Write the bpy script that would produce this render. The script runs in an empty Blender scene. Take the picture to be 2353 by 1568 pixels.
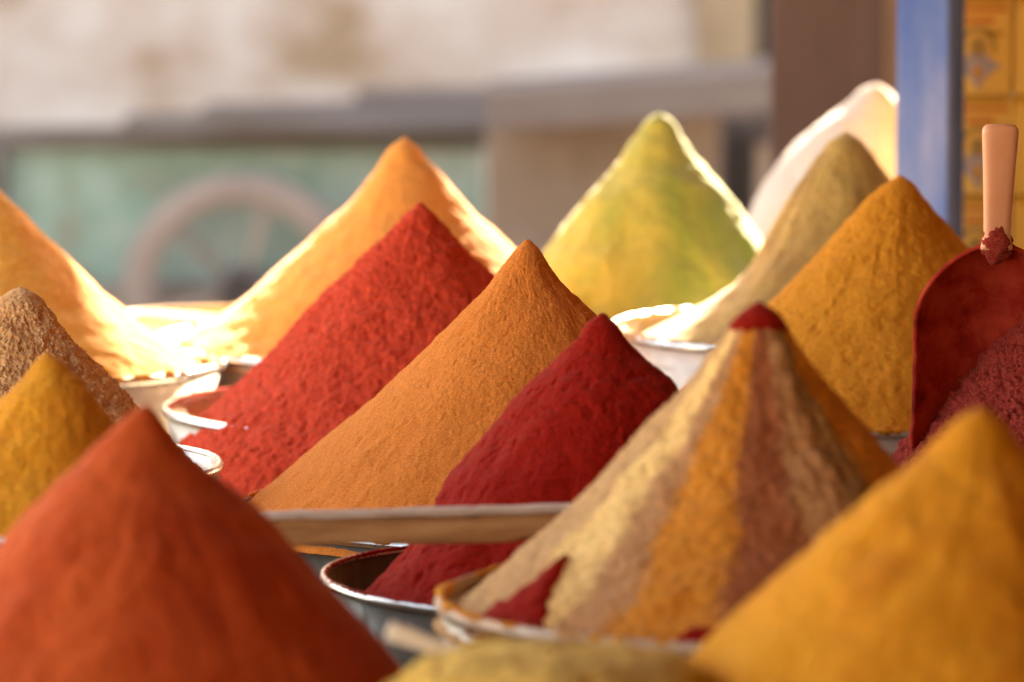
import bpy, math, random
import numpy as np
from mathutils import Vector, Matrix

random.seed(7)
SC = bpy.context.scene
COL = SC.collection
R = math.radians

# ------------------------------------------------------------------ camera
CAM = Vector((0.0, 0.0, 1.6))
PITCH = R(5.8)
LENS = 180.0
W0, H0 = 2353.0, 1568.0            # survey grid used to measure the photograph
FWD = Vector((0, math.cos(PITCH), -math.sin(PITCH)))
UP = Vector((0, math.sin(PITCH), math.cos(PITCH)))
cam_data = bpy.data.cameras.new("camera")
cam_data.lens = LENS
cam_data.sensor_width = 36.0
cam_data.clip_start = 0.05
cam_data.clip_end = 500.0
cam_data.dof.use_dof = True
cam_data.dof.focus_distance = 5.28
cam_data.dof.aperture_fstop = 4.0
cam_data.dof.aperture_blades = 9
cam = bpy.data.objects.new("camera", cam_data)
cam.location = CAM
cam.rotation_euler = (math.pi / 2 - PITCH, 0, 0)
COL.objects.link(cam)
SC.camera = cam

# ------------------------------------------------------------------ light
SUN_EL, SUN_AZ = R(28), R(13)       # behind the stall, a little to the right
world = bpy.data.worlds.new("World")
SC.world = world
world.use_nodes = True
wn = world.node_tree
sky = wn.nodes.new("ShaderNodeTexSky")
sky.sky_type = 'NISHITA'
sky.sun_disc = False
sky.sun_elevation = SUN_EL
sky.sun_rotation = SUN_AZ
sky.dust_density = 3.0
wn.links.new(sky.outputs[0], wn.nodes["Background"].inputs[0])
wn.nodes["Background"].inputs[1].default_value = 0.125

sun_data = bpy.data.lights.new("sun", 'SUN')
sun_data.energy = 3.8
sun_data.angle = R(0.5)
sun_data.color = (1.0, 0.965, 0.94)
sun = bpy.data.objects.new("sun", sun_data)
to_sun = Vector((math.sin(SUN_AZ) * math.cos(SUN_EL), math.cos(SUN_AZ) * math.cos(SUN_EL), math.sin(SUN_EL)))
sun.rotation_euler = to_sun.to_track_quat('Z', 'Y').to_euler()
sun.location = (0, 6, 6)
COL.objects.link(sun)

SC.view_settings.view_transform = 'Standard'
SC.view_settings.look = 'None'
SC.view_settings.exposure = 3.35
SC.view_settings.gamma = 1.0
SC.view_settings.use_curve_mapping = False
SC.view_settings.use_white_balance = True
SC.view_settings.white_balance_temperature = 9700
SC.view_settings.white_balance_tint = 12
SC.render.engine = 'CYCLES'
SC.cycles.use_denoising = True
SC.cycles.max_bounces = 10
SC.cycles.diffuse_bounces = 6
SC.cycles.sample_clamp_indirect = 6.0

# ------------------------------------------------------------------ helpers
PXU = 36.0 / LENS / W0             # metres per survey pixel per metre of depth


def P(x, y, d):
    """survey pixel + depth along the view axis -> world point"""
    k = d * PXU
    return CAM + FWD * d + Vector((1, 0, 0)) * ((x - W0 / 2) * k) + UP * (-(y - H0 / 2) * k)


def on_plane(x, y, Y):
    v = FWD + Vector((1, 0, 0)) * ((x - W0 / 2) * PXU) + UP * (-(y - H0 / 2) * PXU)
    return CAM + v * (Y / v.y)


def _hash(ix, iy, iz, seed):
    h = (ix * 374761393 + iy * 668265263 + iz * 2147483647 + seed * 1274126177) & 0xFFFFFFFF
    h = ((h ^ (h >> 13)) * 1274126177) & 0xFFFFFFFF
    return h ^ (h >> 16)


GRAD = np.array([(1, 1, 0), (-1, 1, 0), (1, -1, 0), (-1, -1, 0), (1, 0, 1), (-1, 0, 1), (1, 0, -1), (-1, 0, -1),
                 (0, 1, 1), (0, -1, 1), (0, 1, -1), (0, -1, -1), (1, 1, 0), (-1, 1, 0), (0, -1, 1), (0, -1, -1)], float)


def perlin(p, seed=0):
    i = np.floor(p).astype(np.int64)
    f = p - i
    u = f * f * f * (f * (f * 6 - 15) + 10)
    out = np.zeros(len(p))
    for dx in (0, 1):
        wx = u[:, 0] if dx else 1 - u[:, 0]
        for dy in (0, 1):
            wy = u[:, 1] if dy else 1 - u[:, 1]
            for dz in (0, 1):
                wz = u[:, 2] if dz else 1 - u[:, 2]
                g = GRAD[_hash(i[:, 0] + dx, i[:, 1] + dy, i[:, 2] + dz, seed) & 15]
                out += wx * wy * wz * (g[:, 0] * (f[:, 0] - dx) + g[:, 1] * (f[:, 1] - dy) + g[:, 2] * (f[:, 2] - dz))
    return out


def fbm(p, octaves=4, seed=0, gain=0.5, ridge=False):
    a, s, t = 1.0, 0.0, 0.0
    for o in range(octaves):
        n = perlin(p * 2 ** o, seed + o * 17)
        if ridge:
            n = 0.55 - np.abs(n) * 2
        s = s + a * n
        t += a
        a *= gain
    return s / t


def link(name, me, mat=None, parent=None, loc=None):
    o = bpy.data.objects.new(name, me)
    COL.objects.link(o)
    if mat is not None:
        me.materials.append(mat)
    if parent is not None:
        o.parent = parent
    if loc is not None:
        o.location = loc
    return o


def np_mesh(name, verts, faces, smooth=True):
    me = bpy.data.meshes.new(name)
    me.from_pydata([tuple(v) for v in verts] if not isinstance(verts, list) else verts, [], faces)
    if smooth:
        me.polygons.foreach_set("use_smooth", [True] * len(me.polygons))
    me.update()
    return me


def grid_mesh(name, V, rows, cols, wrap=True, tip=None, bottom=None):
    """V: rows*cols vertices, quads between rows; tip / bottom close the ends"""
    n = rows * cols
    r = np.arange(rows - 1)[:, None]
    c = np.arange(cols if wrap else cols - 1)[None, :]
    c2 = (c + 1) % cols
    q = np.stack([r * cols + c, (r + 1) * cols + c, (r + 1) * cols + c2, r * cols + c2], -1).reshape(-1, 4)
    vs = [V]
    tris = []
    k = n
    if tip is not None:
        vs.append(np.array([tip]))
        cc = np.arange(cols)
        tris.append(np.stack([np.full(cols, k), cc, (cc + 1) % cols], -1))
        k += 1
    if bottom is not None:
        vs.append(np.array([bottom]))
        cc = np.arange(cols) + (rows - 1) * cols
        tris.append(np.stack([np.full(cols, k), (np.arange(cols) + 1) % cols + (rows - 1) * cols, cc], -1))
        k += 1
    allv = np.concatenate(vs)
    t = np.concatenate(tris) if tris else np.zeros((0, 3), int)
    me = bpy.data.meshes.new(name)
    me.vertices.add(len(allv))
    me.vertices.foreach_set("co", allv.astype(np.float32).ravel())
    loops = np.concatenate([q.ravel(), t.ravel()]).astype(np.int32)
    me.loops.add(len(loops))
    me.loops.foreach_set("vertex_index", loops)
    ls = np.concatenate([np.arange(len(q)) * 4, len(q) * 4 + np.arange(len(t)) * 3]).astype(np.int32)
    me.polygons.add(len(ls))
    me.polygons.foreach_set("loop_start", ls)
    me.polygons.foreach_set("use_smooth", np.ones(len(ls), bool))
    me.update(calc_edges=True)
    me.validate()
    return me


def box_data(sx, sy, sz, bevel=0.0, centre=(0, 0, 0)):
    """a box with chamfered vertical and horizontal edges"""
    import bmesh
    bm = bmesh.new()
    bmesh.ops.create_cube(bm, size=1.0)
    bmesh.ops.scale(bm, vec=(sx, sy, sz), verts=bm.verts)
    if bevel:
        bmesh.ops.bevel(bm, geom=bm.edges[:], offset=bevel, segments=2, affect='EDGES', profile=0.6)
    bmesh.ops.translate(bm, vec=centre, verts=bm.verts)
    return bm


def bm_obj(name, bm, mat, parent=None, loc=(0, 0, 0), rot=(0, 0, 0), smooth=False):
    me = bpy.data.meshes.new(name)
    bm.to_mesh(me)
    bm.free()
    if smooth:
        me.polygons.foreach_set("use_smooth", [True] * len(me.polygons))
    o = link(name, me, mat, parent, loc)
    o.rotation_euler = rot
    return o


def box(name, size, mat, parent=None, loc=(0, 0, 0), rot=(0, 0, 0), bevel=0.004):
    return bm_obj(name, box_data(*size, bevel=bevel), mat, parent, loc, rot)


def rough_plank(name, L, t, h, mat, parent, loc, rot, amp=0.0014, seed=0, n=140):
    """hand-sawn strip: rounded section whose edges wander and chip"""
    b = min(t, h) * 0.22
    sec = []
    for cx, cz, a0 in ((1, 1, 0), (-1, 1, 90), (-1, -1, 180), (1, -1, 270)):
        for k in range(4):
            a = R(a0 + 30 * k)
            sec.append((cx * (t / 2 - b) + b * math.cos(a), cz * (h / 2 - b) + b * math.sin(a)))
    sec = np.array(sec)
    xs = np.linspace(-L / 2, L / 2, n)
    V = np.zeros((n, len(sec), 3))
    V[:, :, 0] = xs[:, None]
    V[:, :, 1] = sec[None, :, 0]
    V[:, :, 2] = sec[None, :, 1]
    F = V.reshape(-1, 3)
    q = np.c_[F[:, 0] * 22, F[:, 1] * 60, F[:, 2] * 60]
    dz = amp * 2 * fbm(q, 4, seed) + amp * 1.5 * perlin(np.c_[F[:, 0] * 5, 0 * F[:, 0], np.sign(F[:, 2])], seed + 1)
    chip = -amp * 2.2 * np.clip(perlin(np.c_[F[:, 0] * 45, 0 * F[:, 0], np.sign(F[:, 2]) * 3], seed + 2) - 0.22, 0, 1) * 2
    F[:, 2] += np.sign(F[:, 2]) * (dz + chip)
    F[:, 1] += np.sign(F[:, 1]) * amp * fbm(q + 7, 3, seed + 3)
    me = grid_mesh(name, F, n, len(sec), tip=(-L / 2, 0, 0), bottom=(L / 2, 0, 0))
    o = link(name, me, mat, parent, loc)
    o.rotation_euler = rot
    return o


def empty(name, loc=(0, 0, 0), rot=(0, 0, 0)):
    o = bpy.data.objects.new(name, None)
    o.empty_display_size = 0.05
    o.location = loc
    o.rotation_euler = rot
    COL.objects.link(o)
    return o


def tag(o, label=None, cat=None, group=None, kind=None):
    if label:
        o["label"] = label
    if cat:
        o["category"] = cat
    if group:
        o["group"] = group
    if kind:
        o["kind"] = kind
    return o


def lathe(name, prof, mat, parent, segs=96, wobble=0.0, seed=0):
    prof = np.array(prof, float)
    a = np.linspace(0, 2 * math.pi, segs, endpoint=False)
    r = prof[:, 0][:, None] * np.ones(segs)[None, :]
    z = prof[:, 1][:, None] * np.ones(segs)[None, :]
    if wobble:
        w = wobble * (np.sin(2 * a + seed) * 0.6 + np.sin(3 * a + seed * 2.1) * 0.4 + 0.25 * np.sin(11 * a + seed))
        r = r + w[None, :]
        z = z + 0.5 * wobble * np.sin(3 * a + seed * 1.3 + 1)[None, :]
    V = np.stack([r * np.cos(a), r * np.sin(a), z], -1).reshape(-1, 3)
    return link(name, grid_mesh(name, V, len(prof), segs), mat, parent)


# ------------------------------------------------------------------ materials
def new_mat(name):
    m = bpy.data.materials.new(name)
    m.use_nodes = True
    nt = m.node_tree
    return m, nt, nt.nodes["Principled BSDF"]


def N(nt, kind, **props):
    n = nt.nodes.new(kind)
    for k, v in props.items():
        setattr(n, k, v)
    return n


def noise(nt, coord, scale, detail=4, rough=0.55, mapscale=None):
    n = N(nt, "ShaderNodeTexNoise")
    n.inputs["Scale"].default_value = scale
    n.inputs["Detail"].default_value = detail
    n.inputs["Roughness"].default_value = rough
    if mapscale:
        mp = N(nt, "ShaderNodeMapping")
        mp.inputs["Scale"].default_value = mapscale
        nt.links.new(coord, mp.inputs[0])
        coord = mp.outputs[0]
    nt.links.new(coord, n.inputs["Vector"])
    return n.outputs["Fac"]


def ramp(nt, fac, stops, interp='LINEAR'):
    n = N(nt, "ShaderNodeValToRGB")
    cr = n.color_ramp
    cr.interpolation = interp
    while len(cr.elements) < len(stops):
        cr.elements.new(0.5)
    for e, (p, c) in zip(cr.elements, stops):
        e.position = p
        e.color = (*c, 1) if len(c) == 3 else c
    nt.links.new(fac, n.inputs[0])
    return n.outputs[0]


def mul(c, k):
    return tuple(min(1, a * k) for a in c)


def powder(name, col, dark=0.72, light=1.2, grain=520.0, bump=0.5, sheen=0.06, second=None, second_scale=14.0, dist=0.0009):
    """ground spice: two scales of tint variation and a grain bump"""
    m, nt, b = new_mat(name)
    co = N(nt, "ShaderNodeTexCoord").outputs["Object"]
    f1 = noise(nt, co, grain * 1.15, 2, 0.75)
    base = ramp(nt, f1, [(0.34, mul(col, dark * 0.86)), (0.5, col), (0.68, mul(col, light * 1.12))])
    if second:
        f2 = noise(nt, co, second_scale, 5, 0.6, (1, 1, 0.35))
        mx = N(nt, "ShaderNodeMix", data_type='RGBA')
        nt.links.new(ramp(nt, f2, [(0.42, (0, 0, 0)), (0.62, (1, 1, 1))]), mx.inputs[0])
        nt.links.new(base, mx.inputs[6])
        mx.inputs[7].default_value = (*second, 1)
        base = mx.outputs[2]
    nt.links.new(base, b.inputs["Base Color"])
    b.inputs["Roughness"].default_value = 0.92
    b.inputs["Specular IOR Level"].default_value = 0.08 if sheen < 0.3 else 0.3
    b.inputs["Sheen Weight"].default_value = sheen
    b.inputs["Sheen Roughness"].default_value = 0.45
    g1 = noise(nt, co, grain, 4, 0.75)
    bp = N(nt, "ShaderNodeBump")
    bp.inputs["Strength"].default_value = bump * 0.8
    bp.inputs["Distance"].default_value = dist * 0.8
    nt.links.new(g1, bp.inputs["Height"])
    nt.links.new(bp.outputs[0], b.inputs["Normal"])
    return m


def metal(name, col, rough=0.32, dusty=None, metallic=1.0, scale=9.0, lo=0.45, hi=0.7):
    m, nt, b = new_mat(name)
    co = N(nt, "ShaderNodeTexCoord").outputs["Object"]
    f = noise(nt, co, scale, 6, 0.6)
    b.inputs["Metallic"].default_value = metallic
    if dusty:
        nt.links.new(ramp(nt, f, [(lo, col), (hi, dusty)]), b.inputs["Base Color"])
        nt.links.new(ramp(nt, f, [(lo, (metallic,) * 3), (hi, (metallic * 0.3,) * 3)]), b.inputs["Metallic"])
    else:
        nt.links.new(ramp(nt, f, [(0.3, mul(col, 0.85)), (0.7, mul(col, 1.1))]), b.inputs["Base Color"])
    f2 = noise(nt, co, scale * 6, 4, 0.6)
    nt.links.new(ramp(nt, f2, [(0.3, (rough * 0.75,) * 3), (0.75, (min(1, rough * 1.5),) * 3)]), b.inputs["Roughness"])
    bp = N(nt, "ShaderNodeBump")
    bp.inputs["Strength"].default_value = 0.15
    bp.inputs["Distance"].default_value = 0.003
    nt.links.new(f2, bp.inputs["Height"])
    nt.links.new(bp.outputs[0], b.inputs["Normal"])
    return m


def mottled(name, stops, scale=6.0, rough=0.8, mapscale=None, bump=0.2, detail=6, bscale=None, spec=0.3):
    m, nt, b = new_mat(name)
    co = N(nt, "ShaderNodeTexCoord").outputs["Object"]
    f = noise(nt, co, scale, detail, 0.6, mapscale)
    nt.links.new(ramp(nt, f, stops), b.inputs["Base Color"])
    b.inputs["Roughness"].default_value = rough
    b.inputs["Specular IOR Level"].default_value = spec
    f2 = noise(nt, co, bscale or scale * 5, 5, 0.65, mapscale)
    bp = N(nt, "ShaderNodeBump")
    bp.inputs["Strength"].default_value = bump
    bp.inputs["Distance"].default_value = 0.01
    nt.links.new(f2, bp.inputs["Height"])
    nt.links.new(bp.outputs[0], b.inputs["Normal"])
    return m


M = {}
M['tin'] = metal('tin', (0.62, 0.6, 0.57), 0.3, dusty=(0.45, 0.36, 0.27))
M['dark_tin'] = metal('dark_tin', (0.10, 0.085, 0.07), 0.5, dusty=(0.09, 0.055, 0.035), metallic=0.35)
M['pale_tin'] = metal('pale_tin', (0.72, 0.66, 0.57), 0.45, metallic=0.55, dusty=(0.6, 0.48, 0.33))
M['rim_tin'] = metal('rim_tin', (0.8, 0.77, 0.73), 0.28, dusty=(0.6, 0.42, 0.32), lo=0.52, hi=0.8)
M['rim_dusty'] = metal('rim_dusty', (0.55, 0.42, 0.32), 0.5, metallic=0.35, dusty=(0.55, 0.25, 0.08))
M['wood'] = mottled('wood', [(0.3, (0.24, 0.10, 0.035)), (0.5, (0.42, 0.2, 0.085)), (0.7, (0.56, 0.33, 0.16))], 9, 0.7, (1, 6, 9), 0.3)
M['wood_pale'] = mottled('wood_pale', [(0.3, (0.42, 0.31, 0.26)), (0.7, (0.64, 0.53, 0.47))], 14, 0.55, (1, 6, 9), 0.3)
M['table_wood'] = mottled('table_wood', [(0.3, (0.10, 0.05, 0.025)), (0.7, (0.2, 0.11, 0.06))], 8, 0.8, (1, 5, 5), 0.3)
M['ground'] = mottled('ground', [(0.3, (0.52, 0.37, 0.24)), (0.7, (0.66, 0.49, 0.33))], 1.3, 0.95, None, 0.4)
M['plaster'] = mottled('plaster', [(0.33, (0.28, 0.18, 0.12)), (0.44, (0.40, 0.30, 0.26)), (0.56, (0.455, 0.375, 0.35)), (0.75, (0.52, 0.46, 0.45))], 2.0, 0.95, (1, 1, 1.6), 0.5, 4)
M['green_paint'] = mottled('green_paint', [(0.34, (0.22, 0.18, 0.13)), (0.45, (0.20, 0.285, 0.23)), (0.64, (0.34, 0.37, 0.335))], 3.4, 0.6, None, 0.2, 4)
M['grey_board'] = mottled('grey_board', [(0.3, (0.13, 0.092, 0.08)), (0.7, (0.185, 0.14, 0.128))], 3, 0.75, (1, 5, 5), 0.3)
M['dark_board'] = mottled('dark_board', [(0.3, (0.09, 0.065, 0.05)), (0.7, (0.18, 0.15, 0.15))], 3, 0.75, (1, 5, 5), 0.3)
M['brown_board'] = mottled('brown_board', [(0.3, (0.17, 0.11, 0.08)), (0.7, (0.26, 0.185, 0.15))], 2.5, 0.75, (3, 3, 1), 0.3)
M['pinkish_board'] = mottled('pinkish_board', [(0.3, (0.26, 0.18, 0.14)), (0.7, (0.34, 0.25, 0.21))], 2.5, 0.75, (3, 3, 1), 0.3)
M['door_brown'] = mottled('door_brown', [(0.3, (0.07, 0.045, 0.04)), (0.7, (0.11, 0.075, 0.068))], 2.0, 0.6, (3, 3, 0.7), 0.3)
M['tan_wood'] = mottled('tan_wood', [(0.3, (0.24, 0.15, 0.09)), (0.7, (0.34, 0.23, 0.15))], 2.5, 0.7, (3, 3, 1), 0.3)
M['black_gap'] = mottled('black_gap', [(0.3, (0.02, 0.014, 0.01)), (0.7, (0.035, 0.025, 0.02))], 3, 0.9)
M['wheel_wood'] = mottled('wheel_wood', [(0.3, (0.22, 0.155, 0.135)), (0.7, (0.30, 0.22, 0.19))], 5, 0.7)
M['blue_paint'] = mottled('blue_paint', [(0.36, (0.045, 0.13, 0.5)), (0.52, (0.10, 0.2, 0.56)), (0.74, (0.28, 0.36, 0.66))], 5, 0.6, (2, 2, 0.5), 0.15, 4, spec=0.2)
M['salmon'] = mottled('salmon', [(0.3, (0.92, 0.40, 0.22)), (0.7, (0.96, 0.46, 0.27))], 30, 0.4, None, 0.05, spec=0.5)
M['bone'] = mottled('bone', [(0.3, (0.84, 0.74, 0.64)), (0.7, (0.9, 0.84, 0.76))], 25, 0.4, None, 0.05, spec=0.5)
M['scoop_red'] = mottled('scoop_red', [(0.32, (0.22, 0.009, 0.005)), (0.45, (0.42, 0.024, 0.013)), (0.56, (0.52, 0.045, 0.024)), (0.75, (0.62, 0.07, 0.036))], 28, 0.85, None, 0.35, 6, 240, spec=0.2)
M['carton'] = mottled('carton', [(0.3, (0.74, 0.44, 0.10)), (0.7, (0.82, 0.52, 0.13))], 7, 0.5, (1, 1, 0.6), 0.05, spec=0.4)
M['ink_dark'] = mottled('ink_dark', [(0.3, (0.36, 0.22, 0.07)), (0.7, (0.44, 0.27, 0.08))], 40, 0.5, None, 0.02)
M['ink_brown'] = mottled('ink_brown', [(0.3, (0.55, 0.27, 0.04)), (0.7, (0.62, 0.31, 0.045))], 40, 0.5, None, 0.02)
M['ink_red'] = mottled('ink_red', [(0.3, (0.6, 0.16, 0.035)), (0.7, (0.66, 0.2, 0.045))], 40, 0.5, None, 0.02)
M['ink_grey'] = mottled('ink_grey', [(0.3, (0.36, 0.3, 0.29)), (0.7, (0.46, 0.4, 0.38))], 40, 0.5, None, 0.02)
M['yellow_plastic'] = mottled('yellow_plastic', [(0.3, (0.72, 0.36, 0.05)), (0.7, (0.78, 0.42, 0.07))], 8, 0.45, spec=0.4)  # yellow put into the wall colour for sun glowing through the tub
M['canvas'] = mottled('canvas', [(0.3, (0.3, 0.2, 0.12)), (0.7, (0.4, 0.28, 0.18))], 2, 0.9)
M['ochre_wall'] = mottled('ochre_wall', [(0.3, (0.2, 0.13, 0.08)), (0.7, (0.27, 0.18, 0.11))], 1.5, 0.9)

M['orange'] = powder('orange_spice', (0.70, 0.205, 0.043), 0.8, 1.15, 620, 0.55)
M['red'] = powder('red_spice', (0.62, 0.058, 0.027), 0.7, 1.25, 330, 0.6, 0.05)
M['crimson'] = powder('crimson_spice', (0.31, 0.011, 0.006), 0.75, 1.2, 360, 0.5)
M['maroon'] = powder('maroon_spice', (0.36, 0.046, 0.034), 0.7, 1.3, 420, 0.6)
M['paprika'] = powder('paprika_spice', (0.52, 0.085, 0.023), 0.85, 1.1, 420, 0.4, second=(0.36, 0.042, 0.011), second_scale=7)
M['turmeric'] = powder('turmeric_spice', (0.70, 0.29, 0.032), 0.88, 1.08, 420, 0.35, second=(0.58, 0.2, 0.022), second_scale=8)
M['mustard'] = powder('mustard_spice', (0.64, 0.26, 0.028), 0.85, 1.1, 420, 0.4, second=(0.55, 0.19, 0.02), second_scale=14)
M['cumin'] = powder('cumin_spice', (0.68, 0.36, 0.165), 0.6, 1.35, 380, 0.8, second=(0.5, 0.24, 0.1), second_scale=30)
M['curry'] = powder('curry_spice', (0.68, 0.255, 0.03), 0.85, 1.15, 420, 0.5)
M['amber'] = powder('amber_spice', (0.80, 0.32, 0.075), 0.85, 1.12, 300, 0.4, 0.22)
M['olive_tan'] = powder('olive_tan_spice', (0.52, 0.34, 0.10), 0.8, 1.15, 300, 0.5, 0.35, second=(0.34, 0.2, 0.06), second_scale=16)
M['lime'] = powder('lime_spice', (0.37, 0.385, 0.09), 0.85, 1.12, 260, 0.5, 0.35, second=(0.22, 0.30, 0.06), second_scale=11)
M['golden'] = powder('golden_spice', (0.80, 0.36, 0.06), 0.85, 1.12, 300, 0.4, 0.22)
M['white'] = powder('white_powder', (0.52, 0.49, 0.54), 0.95, 1.05, 200, 0.2, 0.2)
M['coarse'] = powder('coarse_herbs', (0.86, 0.56, 0.15), 0.75, 1.1, 140, 0.9, 0.1, second=(0.5, 0.3, 0.07), second_scale=18, dist=0.006)


def striped_powder(name):
    """bands of different spices running down the cone, jagged where they meet"""
    m, nt, b = new_mat(name)
    co = N(nt, "ShaderNodeTexCoord").outputs["Object"]
    sep = N(nt, "ShaderNodeSeparateXYZ")
    nt.links.new(co, sep.inputs[0])
    at = N(nt, "ShaderNodeMath", operation='ARCTAN2')
    nt.links.new(sep.outputs[1], at.inputs[0])
    nt.links.new(sep.outputs[0], at.inputs[1])       # -pi..pi, -pi/2 faces the camera
    j1 = noise(nt, co, 26, 5, 0.65)
    j2 = noise(nt, co, 110, 3, 0.6)
    s1 = N(nt, "ShaderNodeMath", operation='MULTIPLY_ADD')
    s1.inputs[1].default_value = 0.34
    nt.links.new(j1, s1.inputs[0])
    nt.links.new(at.outputs[0], s1.inputs[2])
    s2 = N(nt, "ShaderNodeMath", operation='MULTIPLY_ADD')
    s2.inputs[1].default_value = 0.16
    nt.links.new(j2, s2.inputs[0])
    nt.links.new(s1.outputs[0], s2.inputs[2])
    mr = N(nt, "ShaderNodeMapRange")
    mr.inputs[1].default_value = -math.pi + 0.25
    mr.inputs[2].default_value = 0.25 + math.pi
    nt.links.new(s2.outputs[0], mr.inputs[0])
    OLV, CRM, TAN, ORG, BRN, PNK, DOL = ((0.56, 0.31, 0.135), (0.88, 0.56, 0.22), (0.52, 0.25, 0.11), (0.68, 0.24, 0.03),
                                         (0.36, 0.105, 0.04), (0.58, 0.30, 0.14), (0.30, 0.14, 0.04))
    # facing angles as fractions of a turn: 0 = left edge, .25 = towards the camera, .5 = right edge
    stops = [(0.0, OLV), (0.07, CRM), (0.122, TAN), (0.158, ORG), (0.220, BRN), (0.280, PNK), (0.333, DOL), (0.376, ORG),
             (0.53, PNK), (0.62, BRN), (0.70, CRM), (0.78, ORG), (0.86, DOL), (0.93, OLV)]
    soft = []
    for i, (p, cc) in enumerate(stops):          # each band blends into the next over a finger's width
        q = stops[i + 1][0] if i + 1 < len(stops) else 1.0
        soft += [(p + (0.006 if i else 0), cc), (q - 0.006, cc)]
    c = ramp(nt, mr.outputs[0], soft, 'LINEAR')
    f = noise(nt, co, 170, 4, 0.7)
    vv = ramp(nt, f, [(0.3, (0.7,) * 3), (0.7, (1.25,) * 3)])
    mx = N(nt, "ShaderNodeMix", data_type='RGBA', blend_type='MULTIPLY')
    mx.inputs[0].default_value = 1.0
    nt.links.new(c, mx.inputs[6])
    nt.links.new(vv, mx.inputs[7])
    nt.links.new(mx.outputs[2], b.inputs["Base Color"])
    b.inputs["Roughness"].default_value = 0.92
    b.inputs["Specular IOR Level"].default_value = 0.25
    b.inputs["Sheen Weight"].default_value = 0.1
    bp = N(nt, "ShaderNodeBump")
    bp.inputs["Strength"].default_value = 0.5
    bp.inputs["Distance"].default_value = 0.0012
    nt.links.new(noise(nt, co, 300, 4, 0.7), bp.inputs["Height"])
    nt.links.new(bp.outputs[0], b.inputs["Normal"])
    return m


M['striped'] = striped_powder('striped_spice')

# ------------------------------------------------------------------ the large setting
TABLE_Z = 0.66


def sheet(name, x0, x1, y0, y1, z, mat, n=60):
    xs = np.linspace(x0, x1, n)
    ys = np.linspace(y0, y1, n)
    g = np.stack(np.meshgrid(xs, ys), -1).reshape(-1, 2)
    zz = z + 0.012 * perlin(np.c_[g * 0.7, np.zeros(len(g))], 3)
    me = grid_mesh(name, np.c_[g, zz], n, n, wrap=False)
    o = link(name, me, mat)
    return o


ground = sheet('ground', -60, 60, -60, 60, -0.01, M['ground'])
tag(ground, kind='structure')

# plaster wall on the far side of the lane
wall = box('plaster_wall', (9.0, 0.3, 5.6), M['plaster'], loc=(P(1640, 0, 16.6).x - 4.5, 16.9, 2.8), bevel=0.02)
tag(wall, "pale plaster wall with tan stains far behind the stall", "wall")

# dark plank door right of that wall
dx0, dx1 = P(1650, 0, 16.6).x, P(2330, 0, 16.6).x
door = empty('wooden_door', ((dx0 + dx1) / 2, 16.8, 0))
tag(door, "dark brown plank door at the end of the pale wall", "door")
box('door_leaf', (dx1 - dx0 + 0.1, 0.08, 5.6), M['door_brown'], door, (0.0, 0.1, 2.8))
box('frame', (0.19, 0.16, 5.6), M['tan_wood'], door, (P(1672, 0, 16.6).x - door.location.x, -0.02, 2.8))
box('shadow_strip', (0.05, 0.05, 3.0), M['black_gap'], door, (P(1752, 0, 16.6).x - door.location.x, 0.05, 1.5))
box('frame', (0.07, 0.14, 3.0), M['tan_wood'], door, (P(2044, 0, 16.6).x - door.location.x, 0.0, 1.5))
far = box('front_block_wall', (6.0, 0.3, 5.6), M['brown_board'], loc=(dx1 + 3.0, 17.1, 2.8), bevel=0.02)
tag(far, "brown house wall beyond the plank door", "wall")

# ------------------------------------------------------------------ green cart
Yc = 14.0


def bpx(x0, y0, x1, y1, d):
    a, b = P(x0, y0, d), P(x1, y1, d)
    return (a + b) / 2, abs(b.x - a.x), abs(a.z - b.z)


cart = empty('market_cart', (P(560, 0, Yc).x, Yc, 0))
tag(cart, "old green wooden cart with a large brown wheel behind the stall", "cart")


def cart_box(name, x0, y0, x1, y1, d, mat, depth, parent=cart, bevel=0.01, roll=0.0):
    c, w, h = bpx(x0, y0, x1, y1, d)
    return box(name, (w, depth, h), mat, parent, c - parent.location, (0, roll, 0), bevel)


cart_box('side_panel', 12, 322, 1112, 655, 14.05, M['green_paint'], 0.05)
cart_box('rail', -30, 292, 1120, 340, 14.0, M['dark_board'], 0.1)
cart_box('corner_post', -30, 330, 14, 820, 14.0, M['dark_board'], 0.08)
cart_box('chassis_beam', -30, 648, 1112, 725, 14.05, M['wheel_wood'], 0.14)
cart_box('bed', -30, 330, 1112, 350, 14.6, M['dark_board'], 1.1)
cart_box('back_panel', 12, 322, 1112, 655, 15.1, M['green_paint'], 0.05)
wc = P(555, 672, 13.84)
wheel = lathe('wheel', [(0.0, -0.03)], M['wheel_wood'], None, 3) if False else None


def ring(name, ro, ri, th, mat, parent, loc, segs=96):
    a = np.linspace(0, 2 * math.pi, segs, endpoint=False)
    b = th * 0.25
    prof = [(ri, -th / 2 + b), (ri + b, -th / 2), (ro - b, -th / 2), (ro, -th / 2 + b), (ro, th / 2 - b), (ro - b, th / 2), (ri + b, th / 2), (ri, th / 2 - b), (ri, -th / 2 + b)]
    V = np.array([[(r * math.cos(t), y, r * math.sin(t)) for t in a] for r, y in prof]).reshape(-1, 3)
    V = V.reshape(len(prof), segs, 3)[::-1].reshape(-1, 3)
    return link(name, grid_mesh(name, V, len(prof), segs), mat, parent, loc)


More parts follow.
